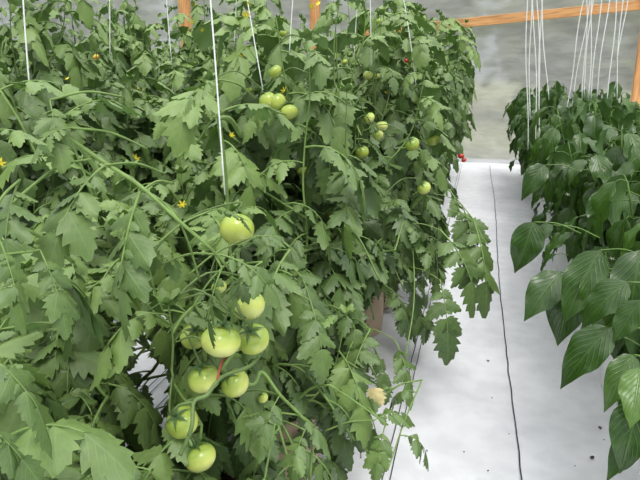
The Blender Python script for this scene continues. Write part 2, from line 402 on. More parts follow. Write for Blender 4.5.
def calyx_mesh():
    a = Acc()
    for k in range(6):
        q = 2*PI*k/6 + 0.2; ca, sa = math.cos(q), math.sin(q); V = []
        for i in range(6):
            u = i/5; w = 0.13*math.sin(PI*min(1, u*0.8+0.2))*(1-u)**0.4 if i < 5 else 0.005
            rr = 0.06+0.85*u; z = 0.78 + 0.10*math.sin(PI*u) - 0.26*u*u + (0.16*u if k % 2 else 0.04*u)
            for s in (-1, 0, 1): V.append((ca*rr - sa*w*s, sa*rr + ca*w*s, z + (0.0 if s else 0.03)))
        a.add(V, [(i*3+j, i*3+j+1, i*3+j+4, i*3+j+3) for i in range(5) for j in range(2)])
    a.tube([(0, 0, .74), (0.02, 0, .95), (0.08, 0, 1.2)], [.11, .085, .08], 6)
    return a.mesh('calyx', M['calyx'])
CALYX = calyx_mesh()
def flower_mesh(m, k=6):
    a = Acc()
    for j in range(k):
        q = 2*PI*j/k; ca, sa = math.cos(q), math.sin(q); V = []
        for i in range(5):
            u = i/4; w = 0.2*math.sin(PI*(u*.85+.15)) if i < 4 else .01; rr = .08+u; z = .1+0.25*math.sin(PI*u*.6)-0.35*u*u
            for s in (-1, 0, 1): V.append((ca*rr-sa*w*s, sa*rr+ca*w*s, z+(0 if s else -.04)))
        a.add(V, [(i*3+n_, i*3+n_+1, i*3+n_+4, i*3+n_+3) for i in range(4) for n_ in range(2)])
    a.tube([(0, 0, 0), (0, 0, .3), (0, 0, .65)], [.12, .14, .04], 6)
    return a.mesh('flower', m)
FLOWER = flower_mesh(M['petal']); PFLOWER = flower_mesh(M['pepper_petal'], 5)

def rot_to(z, spin=0.0):
    return (Vector(z).to_track_quat('Z', 'Y') @ Matrix.Rotation(spin, 3, 'Z').to_quaternion()).to_euler()

# ------------------------------------------------------------------ the setting
def grid_floor():
    a = Acc(); nx, ny = 70, 150; x0, x1, y0, y1 = -8.6, 5.2, -3.0, 11.3
    rr = random.Random(3); waves = [(rr.uniform(.5, 5), rr.uniform(.8, 7), rr.uniform(0, 6), rr.uniform(.2, 1)) for _ in range(14)]
    V = []
    for i in range(ny+1):
        for j in range(nx+1):
            x = x0+(x1-x0)*j/nx; y = y0+(y1-y0)*i/ny
            z = sum(w*math.sin(a_*x*1.3+b_*y+c_) for a_, b_, c_, w in waves)*0.0012
            V.append((x, y, z-0.004))
    a.add(V, [(i*(nx+1)+j, i*(nx+1)+j+1, (i+1)*(nx+1)+j+1, (i+1)*(nx+1)+j) for i in range(ny) for j in range(nx)])
    return mk('floor', a.mesh('floor', M['floor']))
fl = tag(grid_floor(), 'white woven ground cover on the greenhouse floor', kind='structure')
def thread(name, xs, rad, parent, wob=0.004):
    a = Acc(); r = random.Random(int(xs*1000)); P = []
    y = 0.2
    while y < 10.55:
        P.append((xs - 0.008*y + (0.0 if name == 'woven_stripe' else 0.012*math.sin(y*1.1)) + r.gauss(0, wob), y, 0.006)); y += 0.1
    a.tube(P, rad, 4); o = mk(name, a.mesh(name, M['black_thread']), parent); o['label'] = 'thin black line on the white ground cover'; return o
thread('seam_thread', 0.262, 0.0032, fl, 0.002)
for x in (-0.232, -0.262, -1.36, -1.40, -1.50, -1.54): thread('woven_stripe', x, 0.0022, fl, 0.0008)

og = Acc(); og.add([(-60, 10.9, -.05), (60, 10.9, -.05), (60, 80, .8), (-60, 80, .8)], [(0, 1, 2, 3)])
tag(mk('ground_outside', og.mesh('ground_outside', M['soil'])), 'grassy ground outside the greenhouse end wall', kind='structure')

YW = 10.62
def film(name, p0, p1, z1, nx=180, nz=26, face=0):
    a = Acc(); V = []; r = random.Random(len(name)); p0 = np.array(p0); p1 = np.array(p1); d = unit(p1-p0); nn = np.array([-d[1], d[0]])
    for i in range(nz+1):
        for j in range(nx+1):
            u = j/nx; z = z1*i/nz; w = 0.010*math.sin(70*u+2*math.sin(3*z)) + 0.012*math.sin(9*z+3*math.sin(u*14)) + 0.008*math.sin(21*z+u*30) + 0.02*math.sin(u*17)
            q = p0*(1-u)+p1*u + nn*w
            V.append((q[0], q[1], z))
    a.add(V, [(i*(nx+1)+j, i*(nx+1)+j+1, (i+1)*(nx+1)+j+1, (i+1)*(nx+1)+j) for i in range(nz) for j in range(nx)])
    return mk(name, a.mesh(name, M['film']))
tag(film('wall_end', (-8.5, YW+0.10), (5.1, YW+0.10), 4.2), 'hazy polythene film of the greenhouse end wall', kind='structure')
tag(film('wall_left', (-8.5, 1.5), (-8.5, YW+0.05), 3.0), 'hazy polythene film of the left side wall', kind='structure')

def timber(name, p, q, w, t_, label, cat='beam', group=None):
    p = np.array(p); q = np.array(q); L = np.linalg.norm(q-p); a = Acc(); box_acc(a, (0, -t_/2, -w/2), (L, t_/2, w/2))
    o = mk(name, a.mesh(name, M['wood'], False), None, p); d = Vector((q-p)/L)
    o.rotation_euler = d.to_track_quat('X', 'Z').to_euler(); bevelled(o); return tag(o, label, cat, group)
YT = YW-0.0
A = at_y(385, 31, YT); B = at_y(640, 5, YT); sl = (B-A)/(B[0]-A[0])
timber('wooden_rail', A+sl*(-0.5), A+sl*(B[0]-A[0]+1.3), 0.15, 0.05, 'orange pine rail running slightly upward across the plastic end wall')
p0 = at_y(634, 165, YT-0.05); p1 = at_y(640, 45, YT-0.05); p0[2] = 0.0; u_ = (p1-p0); p1 = p0+u_*1.75
timber('wooden_post', (2.40, YT-0.07, 0), (2.34, YT-0.07, 3.4), 0.14, 0.10, 'pine post at right end of the plastic wall behind the pepper plants', 'post')
q0 = at_y(187, 60, YT); timber('wooden_post', (q0[0]+.02, YT, 0), (q0[0]+.02, YT, 3.3), 0.22, 0.09, 'pine post in the end wall seen above the left tomato rows', 'post')
q0 = at_y(315, 20, YT); timber('wooden_post', (q0[0], YT, 0), (q0[0], YT, 3.3), 0.17, 0.09, 'pine post showing as a short orange patch above the middle tomato tops', 'post')

# trees outside, blurred by the film
def tree(seed, loc, H, Rr, label):
    r = random.Random(seed); root = empty('tree', loc)
    tag(root, label, 'tree', 'trees outside the end wall')
    tk = Acc(); tk.tube([(0, 0, -.1), (.05, 0, H*.3), (0, .08, H*.7)], [.22, .16, .08], 8); mk('trunk', tk.mesh('trunk', M['bark']), root)
    f = Acc()
    for k in range(900):
        th = r.uniform(0, 2*PI); ph = math.acos(r.uniform(-1, 1)); rad = Rr*r.uniform(.55, 1.05)*(1+.25*math.sin(3*th+seed)*math.sin(2*ph))
        p = np.array([rad*math.sin(ph)*math.cos(th), rad*math.sin(ph)*math.sin(th), H*.62+rad*math.cos(ph)*H*.42/Rr])
        put_blade(f, r.choice(TBL), p, unit([r.gauss(0, 1), r.gauss(0, 1), -.4]), unit([math.cos(th), math.sin(th), 1]), .55, r.uniform(.1, .9), 1.6)
    mk('foliage', f.mesh('foliage', M['tree_leaf']), root); return root
tree(1, (2.7, 21, 0), 5.0, 2.6, 'bushy green tree blurred behind the film, between the twine bunches')
tree(2, (-3.0, 26, 0), 6.5, 3.2, 'dark tree blurred behind the film beside the tomato row top')
tree(3, (7.0, 26, 0), 6.0, 3.0, 'tree blurred behind the film near the right pine post')
tree(4, (-9.5, 24, 0), 7, 3.6, 'tree behind the film beyond the left tomato rows')
tree(5, (-17, 22, 0), 7, 3.6, 'tree outside at far left beyond the tomato rows')

# ------------------------------------------------------------------ grow bags
def bag_mesh(r0, r1, h, m, name, seed, sq=2.6):
    a = Acc(); nu = 36; r = random.Random(seed); V = []; prof = [(r0*.6, 0.0), (r0*.97, 0.0), (r0, .02), (r0*1.03, h*.3), (r1*1.0, h*.7), (r1*.98, h-.02), (r1*.985, h), (r1*.955, h), (r1*.94, h-.05)]
    for i, (rr, z) in enumerate(prof):
        for j in range(nu):
            q = 2*PI*j/nu; c, s = math.cos(q), math.sin(q); k = (abs(c)**sq+abs(s)**sq)**(-1/sq)
            w = 1 + .018*math.sin(5*q+i*.8+seed) + .012*math.sin(9*q-i*1.3)
            V.append((c*rr*k*w, s*rr*k*w, z+(.006*math.sin(3*q+seed) if i > 4 else 0)))
    F = [(i*nu+j, i*nu+(j+1) % nu, (i+1)*nu+(j+1) % nu, (i+1)*nu+j) for i in range(len(prof)-1) for j in range(nu)]
    a.add(V, F); return a.mesh(name, m)
def soil_mesh(rad, h):
    a = Acc(); nu = 24; V = [(0, 0, h+.01)]; r = random.Random(5)
    for ring in (.5, 1.0):
        for j in range(nu): V.append((rad*ring*math.cos(2*PI*j/nu), rad*ring*math.sin(2*PI*j/nu), h+r.uniform(-.008, .008)))
    F = [(0, 1+j, 1+(j+1) % nu, 0) for j in range(nu)] + [(1+j, 1+nu+j, 1+nu+(j+1) % nu, 1+(j+1) % nu) for j in range(nu)]
    a.add(V, F); return a.mesh('potting_mix', M['potting_mix'])
BG = [bag_mesh(.12, .125, .28, M['beige_bag'], 'bag', s) for s in (1, 2, 3)]; WG = [bag_mesh(.16, .17, .26, M['white_bag'], 'bag', s) for s in (1, 2, 3)]
SM = soil_mesh(.118, .25); SMW = soil_mesh(.165, .225)
def grow_bag(loc, i, white, label, group):
    o = empty('grow_bag', loc, i*.7); tag(o, label, 'plant pot', group)
    mk('bag', (WG if white else BG)[i % 3], o); mk('potting_mix', SMW if white else SM, o); return o

# ------------------------------------------------------------------ fruit as the photo shows it: (px, py, apparent diameter px, real diameter m, kind, tilt, label)
FR = [
 (253, 339, 33, .074, 'green_tomato', 0, 'pale green tomato with a bright shine, right one of the upper cluster'),
 (221, 341, 40, .084, 'green_tomato', 1, 'large pale green tomato half behind a leaf in the upper cluster'),
 (193, 337, 26, .068, 'green_tomato', 0, 'pale green tomato mostly behind a hanging leaf, left of the large one'),
 (248, 305, 34, .078, 'green_tomato', 2, 'green tomato under a leaf just above the bright upper pair'),
 (204, 379, 33, .074, 'green_tomato', 1, 'ribbed pale green tomato with long dark sepals, second tier'),
 (235, 383, 29, .066, 'green_tomato', 2, 'small pale green tomato beside the ribbed one'),
 (182, 422, 33, .074, 'green_tomato', 0, 'pale green tomato hanging second from the bottom'),
 (200, 457, 32, .072, 'green_tomato', 0, 'palest green tomato, lowest on the plant'),
 (237, 229, 35, .084, 'lime_tomato', 1, 'large dull green tomato behind the thick diagonal vine'),
 (219, 287, 16, .045, 'green_tomato', 0, 'small green tomato peeping out below the diagonal vine'),
 (275, 71, 14, .050, 'lime_tomato', 0, 'yellow-green tomato highest near the thick twine'),
 (268, 101, 19, .068, 'lime_tomato', 0, 'yellow-green tomato in the upper pair'),
 (277, 102, 19, .068, 'lime_tomato', 1, 'yellow-green tomato at right of the upper pair'),
 (289, 112, 18, .064, 'lime_tomato', 2, 'yellow-green tomato with a leaf across it'),
 (368, 75, 10, .055, 'green_tomato', 0, 'small pale tomato beside a hanging twine'),
 (377, 76, 7, .040, 'green_tomato', 0, 'tiny pale tomato at the tip of its cluster'),
 (370, 82, 7, .042, 'green_tomato', 0, None),
 (369, 118, 12, .060, 'green_tomato', 0, 'pale tomato at left of the middle far cluster'),
 (382, 126, 12, .058, 'green_tomato', 1, 'pale tomato at right of the middle far cluster'),
 (378, 135, 11, .055, 'green_tomato', 0, 'pale tomato lowest of the middle far cluster'),
 (387, 105, 8, .05, 'lime_tomato', 0, None), (393, 108, 8, .05, 'lime_tomato', 0, None), (405, 99, 9, .055, 'green_tomato', 0, None), (416, 99, 10, .06, 'lime_tomato', 1, None),
 (412, 144, 15, .07, 'lime_tomato', 1, 'dark lime tomato, left of the far pair'), (434, 140, 13, .07, 'lime_tomato', 0, 'lime tomato, right of the far pair'),
 (362, 152, 14, .068, 'lime_tomato', 1, 'dull green tomato in the shade under the far cluster'),
 (424, 188, 14, .066, 'green_tomato', 0, 'lone pale green tomato at the aisle edge'),
 (303, 171, 12, .056, 'lime_tomato', 0, 'yellow-green tomato half covered, left one'), (319, 171, 12, .056, 'lime_tomato', 0, 'yellow-green tomato half covered, right one'),
 (329, 212, 10, .045, 'lime_tomato', 0, None), (345, 215, 10, .045, 'orange_tomato', 0, 'small orange ripening tomato'),
 (461, 156, 6, .045, 'red_tomato', 0, 'small red ripe tomato far down the row'), (464, 160, 5, .04, 'red_tomato', 0, None),
 (263, 398, 11, .03, 'green_tomato', 0, 'tiny unripe tomato beside the lower stem'),
 (283, 33, 8, .04, 'lime_tomato', 0, None), (345, 62, 6, .035, 'lime_tomato', 0, None), (379, 21, 7, .04, 'lime_tomato', 0, None), (360, 33, 5, .035, 'lime_tomato', 0, None),
 (142, 70, 4, .03, 'orange_tomato', 0, None), (96, 57, 6, .045, 'orange_tomato', 0, None), (179, 83, 5, .04, 'red_tomato', 0, None),
 (249, 90, 7, .03, 'lime_tomato', 0, None), (398, 128, 6, .04, 'red_tomato', 0, None), (406, 61, 5, .035, 'red_tomato', 0, None),
]
FRP = []
for px, py, dpx, dm, kind, tl_, lab in FR:
    dist = dm*FPX/dpx*1.0
    c_ = (FW*1 + RT*(px-320)/FPX - UP*(py-240)/FPX); dist *= np.linalg.norm(c_)
    p = at(px, py, dist); FRP.append((p, dm/2, kind, tl_, lab))
    OPEN.append((p, dm/2*(1.35 if (px, py) in ((200, 457), (182, 422), (253, 339), (235, 383), (204, 379)) else 0.95 if dpx > 25 else 0.8)))
# flowers (px, py, distance, size)
FLW = [(137, 157, 1.25, .012), (303, 169, 2.2, .012), (246, 14, 1.9, .016), (317, 168, 2.3, .012), (182, 204, 1.15, .011), (195, 4, 2.6, .014), (192, 22, 2.6, .012), (202, 30, 2.7, .012),
       (312, 6, 2.4, .017), (318, 3, 2.4, .014), (67, 78, 2.3, .011), (139, 88, 2.0, .010), (390, 20, 3.2, .014), (386, 92, 3.1, .012), (249, 3, 1.9, .014), (241, 55, 1.9, .010), (283, 90, 1.9, .015), (422, 20, 4.4, .02), (232, 135, 1.6, .01), (0, 162, 1.0, .011),
       (426, 93, 3.6, .012), (430, 96, 3.6, .012), (411, 36, 3.6, .012)]
FLP = [(at(a, b, c), s*.8) for a, b, c, s in FLW]
for p, s in FLP[:8]: OPEN.append((p, s*1.1))
# gaps where the floor or a bag shows through
for px, py, z, rad in ((158, 366, 0, .035), (152, 384, 0, .03), (130, 352, 0, .03), (128, 282, 0, .03), (120, 405, 0, .02),
                       (300, 452, .2, .05), (296, 470, .2, .05), (384, 318, .2, .06), (384, 300, .25, .04), (383, 335, .15, .05), (325, 443, .1, .03)):
    OPEN.append((at_z(px, py, z), rad))
OPEN.append((at(381, 400, 1.75), .02))

# ------------------------------------------------------------------ tomato rows
def lim_aisle(maxx):
    def f(p): return p[0] < maxx + 0.06*math.sin(p[1]*5) - max(0, (0.75-p[2]))*0.22
    return f
ROW1 = []          # aisle row, unique plants while near
r0 = random.Random(77)
y = 0.55; k = 0
labels1 = ['tomato plant at the near end of the aisle row, at the left edge',
 'near tomato plant whose big leaves fill the lower left of the photo',
 'near tomato plant carrying the cluster of eight pale green tomatoes',
 'tomato plant growing from the bag below the big fruit cluster, with a long leaning stem',
 'tomato plant with the yellow-green tomatoes high beside the thick twine',
 'tomato plant behind the high yellow-green tomatoes, with a withered leaf low at the aisle',
 'tomato plant beside the beige bag that shows at the aisle edge',
 'tomato plant bearing the middle far cluster of pale tomatoes',
 'tomato plant with the long shoot dangling over the white floor',
 'tomato plant bearing the dark lime far pair of tomatoes',
 'bushy tomato plant just beyond the dark lime fruit, leaning over the aisle',
 'tomato plant with small red ripe tomatoes, far down the aisle row']
while y < 10.0:
    near = k < 12
    H = (1.12 if y < 1.1 else 1.22 if y < 1.7 else 1.66 if y < 2.1 else 1.92 if y < 3.2 else 2.12) + r0.uniform(-.06, .06)
    x = -0.64 + r0.uniform(-.04, .04)
    ROW1.append((x, y, H, near)); y += 0.44; k += 1
plants = []
far_proto = []
def add_far(x, y, H, rz, label, group):
    i = len(plants) % 5
    if len(far_proto) <= i:
        fol, st, _ = tomato_plant(900+i, 1.9, False, gap=.052, nside=10, spread=.27, zmin=.12)
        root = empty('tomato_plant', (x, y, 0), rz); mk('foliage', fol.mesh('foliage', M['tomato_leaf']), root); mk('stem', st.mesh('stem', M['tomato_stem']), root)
        far_proto.append(root); o = root
    else:
        o = copy_tree(far_proto[i]); o.location = (x, y, 0); o.rotation_euler[2] = rz
    o.scale = (1, 1, H/1.9); near_word = 'close to the camera end' if y < 3.0 else 'midway down its row' if y < 6 else 'towards the end wall'
    tag(o, label+', '+near_word if 'aisle row close' not in label else label, 'tomato plant', group); plants.append((o, np.array([x, y, 0]))); return o
near_pl = []
for k, (x, y, H, near) in enumerate(ROW1):
    if near:
        o3 = np.array([x, y, 0.0])
        fol, st, stems = tomato_plant(100+k, H, y < 3.4, o3, lim_aisle(-0.03 if y > 2.6 else -0.12 if y > 2 else -.24), nside=9 if y > 1.7 else 6, spread=.28, leafL=.31 if y > 1.6 else .33, gap=.056, zmin=.12)
        root = empty('tomato_plant', o3); tag(root, labels1[k], 'tomato plant', 'tomato plants of the aisle row')
        rs = random.Random(k+500)      # drooping low side shoots on the aisle side
        for q in range(5 if y > 1.2 else 0):
            b = np.array([0, 0, rs.uniform(.35, .9)]); az = rs.uniform(-1.1, 1.1); tip = b+np.array([math.cos(az)*.36, math.sin(az)*.4, rs.uniform(-.35, -.05)])
            P = smooth_path([b, (b+tip)/2+np.array([0, 0, .12]), tip], 6); st.tube(P, .0042, 5, .6)
            for w in range(3, len(P), 2):
                a_ = az+rs.uniform(-1.5, 1.5); tomato_leaf(fol, st, P[w], (math.cos(a_), math.sin(a_), rs.uniform(-.2, .4)), rs.uniform(.2, .3), rs, .3+rs.gauss(0, .1), True, 1.4, o3, lim_aisle(-.03 if y > 2.6 else -.14 if y > 2 else -.26))
        near_pl.append([root, o3, fol, st, stems]); plants.append((root, o3))
    else:
        add_far(x, y, H+.1, r0.uniform(0, 6), 'tomato plant of the aisle row close to the end wall', 'tomato plants of the aisle row')
        tag(plants[-1][0], group='tomato plants of the aisle row')
for k, (x, y, H) in enumerate(((-1.12, .35, 1.0), (-1.15, .8, 1.08), (-1.13, 1.22, 1.12), (-1.17, 1.66, 1.25), (-1.12, 2.1, 1.45))):
    o3 = np.array([x, y, 0.0]); fol, st, stems = tomato_plant(150+k, H, True, o3, lambda p: p[0] > -1.62 and p[0] < -.4, nside=7, spread=.26, leafL=.33, gap=.056, zmin=.12)
    root = empty('tomato_plant', o3); tag(root, ['tomato plant at the lower left corner nearest the camera', 'tomato plant of broad leaves at the left edge below the diagonal vine', 'tomato plant under the upper end of the diagonal vine', 'tomato plant left of the big fruit cluster, beside the gap showing white floor', 'tomato plant behind the gap that shows white striped floor'][k], 'tomato plant', 'tomato plants of the inner near row')
    near_pl.append([root, o3, fol, st, stems]); plants.append((root, o3))
y = 2.6
while y < 9.9:
    add_far(-1.14+r0.uniform(-.05, .05), y, r0.uniform(1.75, 2.05), r0.uniform(0, 6), 'tomato plant standing directly behind the aisle row', 'tomato plants directly behind the aisle row'); y += .5
for row, (x0, y0, lab) in enumerate(((-2.15, 1.3, 'tomato plant in the second row, behind the aisle row'), (-3.5, 2.4, 'tomato plant in the third row from the aisle'), (-4.9, 3.6, 'tomato plant in the fourth row from the aisle'), (-6.4, 4.6, 'tomato plant in the farthest left row'))):
    y = y0
    while y < 9.9:
        add_far(x0+r0.uniform(-.08, .08), y, r0.uniform(1.95, 2.45) if row else r0.uniform(1.7, 2.3), r0.uniform(0, 6), lab, lab.replace('tomato plant', 'tomato plants'))
        y += 0.5

# ------------------------------------------------------------------ long vines and leaves placed by eye on the near plants
def nearest(p): return min(near_pl, key=lambda q: np.hypot(q[1][0]-p[0], q[1][1]-p[1]))
rv = random.Random(5)
def vine(pts, rad, leaves=0, L=.25, k=None):
    P = smooth_path([at(*q) for q in pts], 6); pl = nearest(P[len(P)//2]) if k is None else near_pl[k]
    loc = [p-pl[1] for p in P]
    bk = unit(np.array([0, 0, loc[0][2]-.25])-loc[0])*.16
    loc = smooth_path([loc[0]+bk, loc[0]+bk*.5+np.array([0, 0, .02]), loc[0]], 4)[:-1]+loc; n = len(loc); pl[3].tube(loc, [rad*(1.1-.5*i/n) for i in range(n)], 7, .8)
    for i in range(leaves):
        u = (i+.5)/leaves; p = loc[int(u*(n-1))]; a = rv.uniform(0, 6.28)
        tomato_leaf(pl[2], pl[3], p, (math.cos(a), math.sin(a), .2), L*rv.uniform(.7, 1.1), rv, .5, True, 1.2, pl[1], None)
vine([(40, 118, 1.20), (105, 163, 1.12), (140, 186, 1.06), (180, 222, 1.04), (212, 250, 1.06), (232, 272, 1.12)], .0045, k=1)
vine([(-10, 222, 1.1), (25, 192, 1.12), (60, 166, 1.14), (98, 158, 1.14)], .0035, k=1)
vine([(218, 118, 1.35), (224, 160, 1.4), (228, 210, 1.45), (232, 290, 1.5)], .006, k=3)
vine([(222, 370, 1.36), (252, 385, 1.36), (262, 372, 1.38), (280, 395, 1.38), (300, 415, 1.42), (312, 432, 1.45), (310, 480, 1.5)], .005, k=3)
vine([(395, 250, 2.3), (405, 220, 2.4), (412, 240, 2.4), (414, 300, 2.3), (405, 360, 2.2)], .004, 4, .2)
def leaf_at(b, t_, tint=.5, k=None, wide=1.0, droop=.6):
    """compound leaf from a base to a tip, both (px, py, dist)"""
    P = at(*b); Q = at(*t_); pl = nearest(P) if k is None else near_pl[k]; d = Q-P; L = np.linalg.norm(d)
    hp = P-pl[1]; ax = np.array([0, 0, hp[2]-.12]); back = unit(unit(ax-hp)-.7*unit(d))*.15
    pl[3].tube(smooth_path([hp+back, hp+back*.5+np.array([0, 0, .012]), hp], 5), .0024, 5, .7)
    tomato_leaf(pl[2], pl[3], P-pl[1], unit(unit(d)+np.array([0, 0, .35*droop])), L, rv, tint, True, droop, pl[1], None, True)
HL = [((140, 192, 1.06), (98, 335, 1.02), .5), ((105, 165, 1.10), (20, 250, 1.0), .55), ((0, 240, .95), (30, 330, .92), .6), ((40, 250, 1.0), (75, 330, .96), .5), ((180, 222, 1.04), (130, 160, 1.1), .6),
      ((-20, 350, .80), (75, 425, .78), .42), ((-40, 410, .72), (60, 470, .70), .42), ((222, 255, 1.10), (295, 285, 1.08), .5), ((222, 268, 1.08), (196, 342, 1.08), .5), ((212, 210, 1.24), (258, 212, 1.27), .5), ((262, 262, 1.2), (212, 300, 1.12), .5), ((228, 262, 1.27), (252, 222, 1.26), .45), ((72, 128, 1.12), (18, 138, 1.08), .7), ((50, 100, 1.15), (60, 160, 1.08), .65),
      ((-10, 130, 1.0), (60, 130, 1.0), .75), ((0, 90, 1.2), (85, 60, 1.2), .8), ((60, 120, 1.15), (130, 70, 1.2), .75),
      ((20, 180, 1.05), (-10, 260, .95), .5), ((225, 110, 1.35), (300, 90, 1.4), .75), ((222, 80, 1.4), (170, 90, 1.35), .8), ((245, 240, 1.3), (300, 225, 1.3), .5), ((290, 250, 1.6), (240, 330, 1.35), .5),
      ((280, 395, 1.38), (250, 450, 1.3), .45), ((300, 415, 1.42), (345, 450, 1.5), .45), ((305, 430, 1.42), (285, 480, 1.35), .5), ((310, 300, 1.6), (330, 370, 1.5), .45),
      ((370, 330, 2.0), (335, 400, 1.8), .4), ((395, 340, 2.1), (420, 400, 2.0), .45), ((440, 230, 2.6), (497, 300, 2.5), .45), ((440, 280, 2.5), (455, 355, 2.4), .4), ((474, 222, 2.75), (498, 308, 2.62), .45), ((462, 205, 2.8), (482, 262, 2.75), .4), ((375, 420, 1.7), (415, 400, 1.75), .5),
      ((385, 425, 1.7), (372, 480, 1.65), .6), ((450, 190, 3.1), (478, 250, 3.0), .45), ((455, 90, 3.6), (484, 120, 3.6), .5), ((150, 470, .95), (60, 455, .9), .4)]
for b_, t_, ti in HL: leaf_at(b_, t_, ti)
vine([(440, 180, 3.0), (470, 215, 2.8), (484, 240, 2.7)], .003, 2, .16)
vine([(330, 385, 1.6), (360, 405, 1.65), (388, 425, 1.68)], .004, 0)
vine([(422, 380, 1.9), (405, 420, 1.75), (388, 470, 1.6)], .003, 3, .18)

# trusses, fruit, flowers
tr_acc = {}
red = None
for i, (p, rad, kind, tl_, lab) in enumerate(FRP):
    pl = nearest(p) if near_pl else None
    far = np.hypot(pl[1][0]-p[0], pl[1][1]-p[1]) > 0.9
    if far:
        root, o3 = min(plants, key=lambda q: np.hypot(q[1][0]-p[0], q[1][1]-p[1]))
    else: root, o3 = pl[0], pl[1]
    bpy.context.view_layer.update()
    me = TOM[kind][i % 3] if kind != 'green_tomato' else TOM[kind][tl_ % 3]
    o = bpy.data.objects.new('tomato', me); C.objects.link(o); o.parent = root
    rz = random.Random(i); tilt = unit([rz.gauss(0, .25)-.25, rz.gauss(0, .25)-.1, .85])
    o.matrix_world = Matrix.Translation(Vector(p)) @ rot_to(tilt, rz.uniform(0, 6)).to_matrix().to_4x4() @ Matrix.Scale(rad, 4)
    bpy.context.view_layer.update()
    o['label'] = lab or {'red_tomato': 'small red tomato', 'orange_tomato': 'small orange tomato', 'lime_tomato': 'small yellow-green tomato', 'green_tomato': 'small pale green tomato'}[kind]
    c = mk('calyx', CALYX, o); c['label'] = 'dark green star of sepals'
    if not far and rad > .02:
        topw = p + tilt*rad*1.15; stp = min((q for s_ in pl[4] for q in s_[0]), key=lambda q: np.linalg.norm(q+pl[1]-topw-np.array([0, 0, .06])))
        a = Acc()
        hub = stp+pl[1]; midp = (topw+hub)/2 + np.array([0, 0, .05])
        P = smooth_path([hub, midp, topw+tilt*.02, topw-tilt*.004], 4); a.tube([q-pl[1] for q in P], [.0024]*len(P), 5)
        mk('fruit_stalk', a.mesh('fruit_stalk', M['truss']), pl[0])
# the knuckled truss stalk running through the eight-fruit cluster
CL = near_pl[2]
for pts, rd in (([(262, 352, 1.36), (250, 366, 1.25), (222, 377, 1.20), (207, 395, 1.17), (194, 402, 1.17), (192, 425, 1.16), (187, 440, 1.17), (180, 455, 1.18)], .0042), ([(194, 402, 1.17), (180, 405, 1.18), (172, 412, 1.2)], .003),
                ([(188, 437, 1.17), (192, 446, 1.17)], .003), ([(222, 377, 1.2), (232, 372, 1.2)], .003), ([(245, 318, 1.24), (240, 312, 1.26), (236, 300, 1.28)], .0032), ([(237, 250, 1.36), (240, 275, 1.3), (243, 292, 1.28)], .005)):
    P = smooth_path([at(*q) for q in pts], 5); a = Acc(); a.tube([q-CL[1] for q in P], [rd]*len(P), 7); mk('truss_stalk', a.mesh('truss_stalk', M['truss']), CL[0])
a = Acc(); P = smooth_path([at(228, 352, 1.24), at(221, 365, 1.21), at(217, 380, 1.19)], 4); a.tube([q-CL[1] for q in P], .0022, 6)
mk('fruit_stalk', a.mesh('fruit_stalk', M['red_stalk']), CL[0])['label'] = 'thin dark red stalk'
for i, (p, s) in enumerate(FLP):
    root, o3 = min(plants, key=lambda q: np.hypot(q[1][0]-p[0], q[1][1]-p[1]))
    bpy.context.view_layer.update()
    o = bpy.data.objects.new('flower', FLOWER); C.objects.link(o); o.parent = root
    rz = random.Random(i+50); dz = unit(unit(EYE-p)*.5+np.array([rz.gauss(0, .5), rz.gauss(0, .5), -.4]))
    o.matrix_world = Matrix.Translation(Vector(p)) @ rot_to(dz).to_matrix().to_4x4() @ Matrix.Scale(s*1.1, 4)
    o['label'] = 'yellow star-shaped tomato flower'
pl = near_pl[min(5, len(near_pl)-1)]
p = at(381, 398, 1.72)-pl[1]; a = Acc(); put_blade(a, TB[3], p+np.array([-.02, 0, .03]), (.3, -.1, -1), (-.2, -1, .2), .065, .5, 1.1); put_blade(a, TB[5], p+np.array([-.02, 0, .03]), (-.2, .1, -1), (.5, -1, .2), .05, .5)
mk('withered_leaf', a.mesh('withered_leaf', M['dry_leaf']), pl[0])['label'] = 'curled straw-coloured withered leaf'
for root, o3, fol, st, stems in near_pl:
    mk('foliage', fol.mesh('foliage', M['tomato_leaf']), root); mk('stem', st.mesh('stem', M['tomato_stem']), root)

for k, (x, y, H, near) in enumerate(ROW1):
    if 1.2 < y < 4.8:
        lab = 'beige bag under the near fruit cluster at the bottom of the photo' if k == 3 else 'beige bag showing at the aisle edge of the tomato row' if k == 6 else 'beige bag under the aisle row, almost hidden by tomato leaves'
        grow_bag((x-.04, y, 0), k, False, lab, 'beige grow bags of the aisle row')

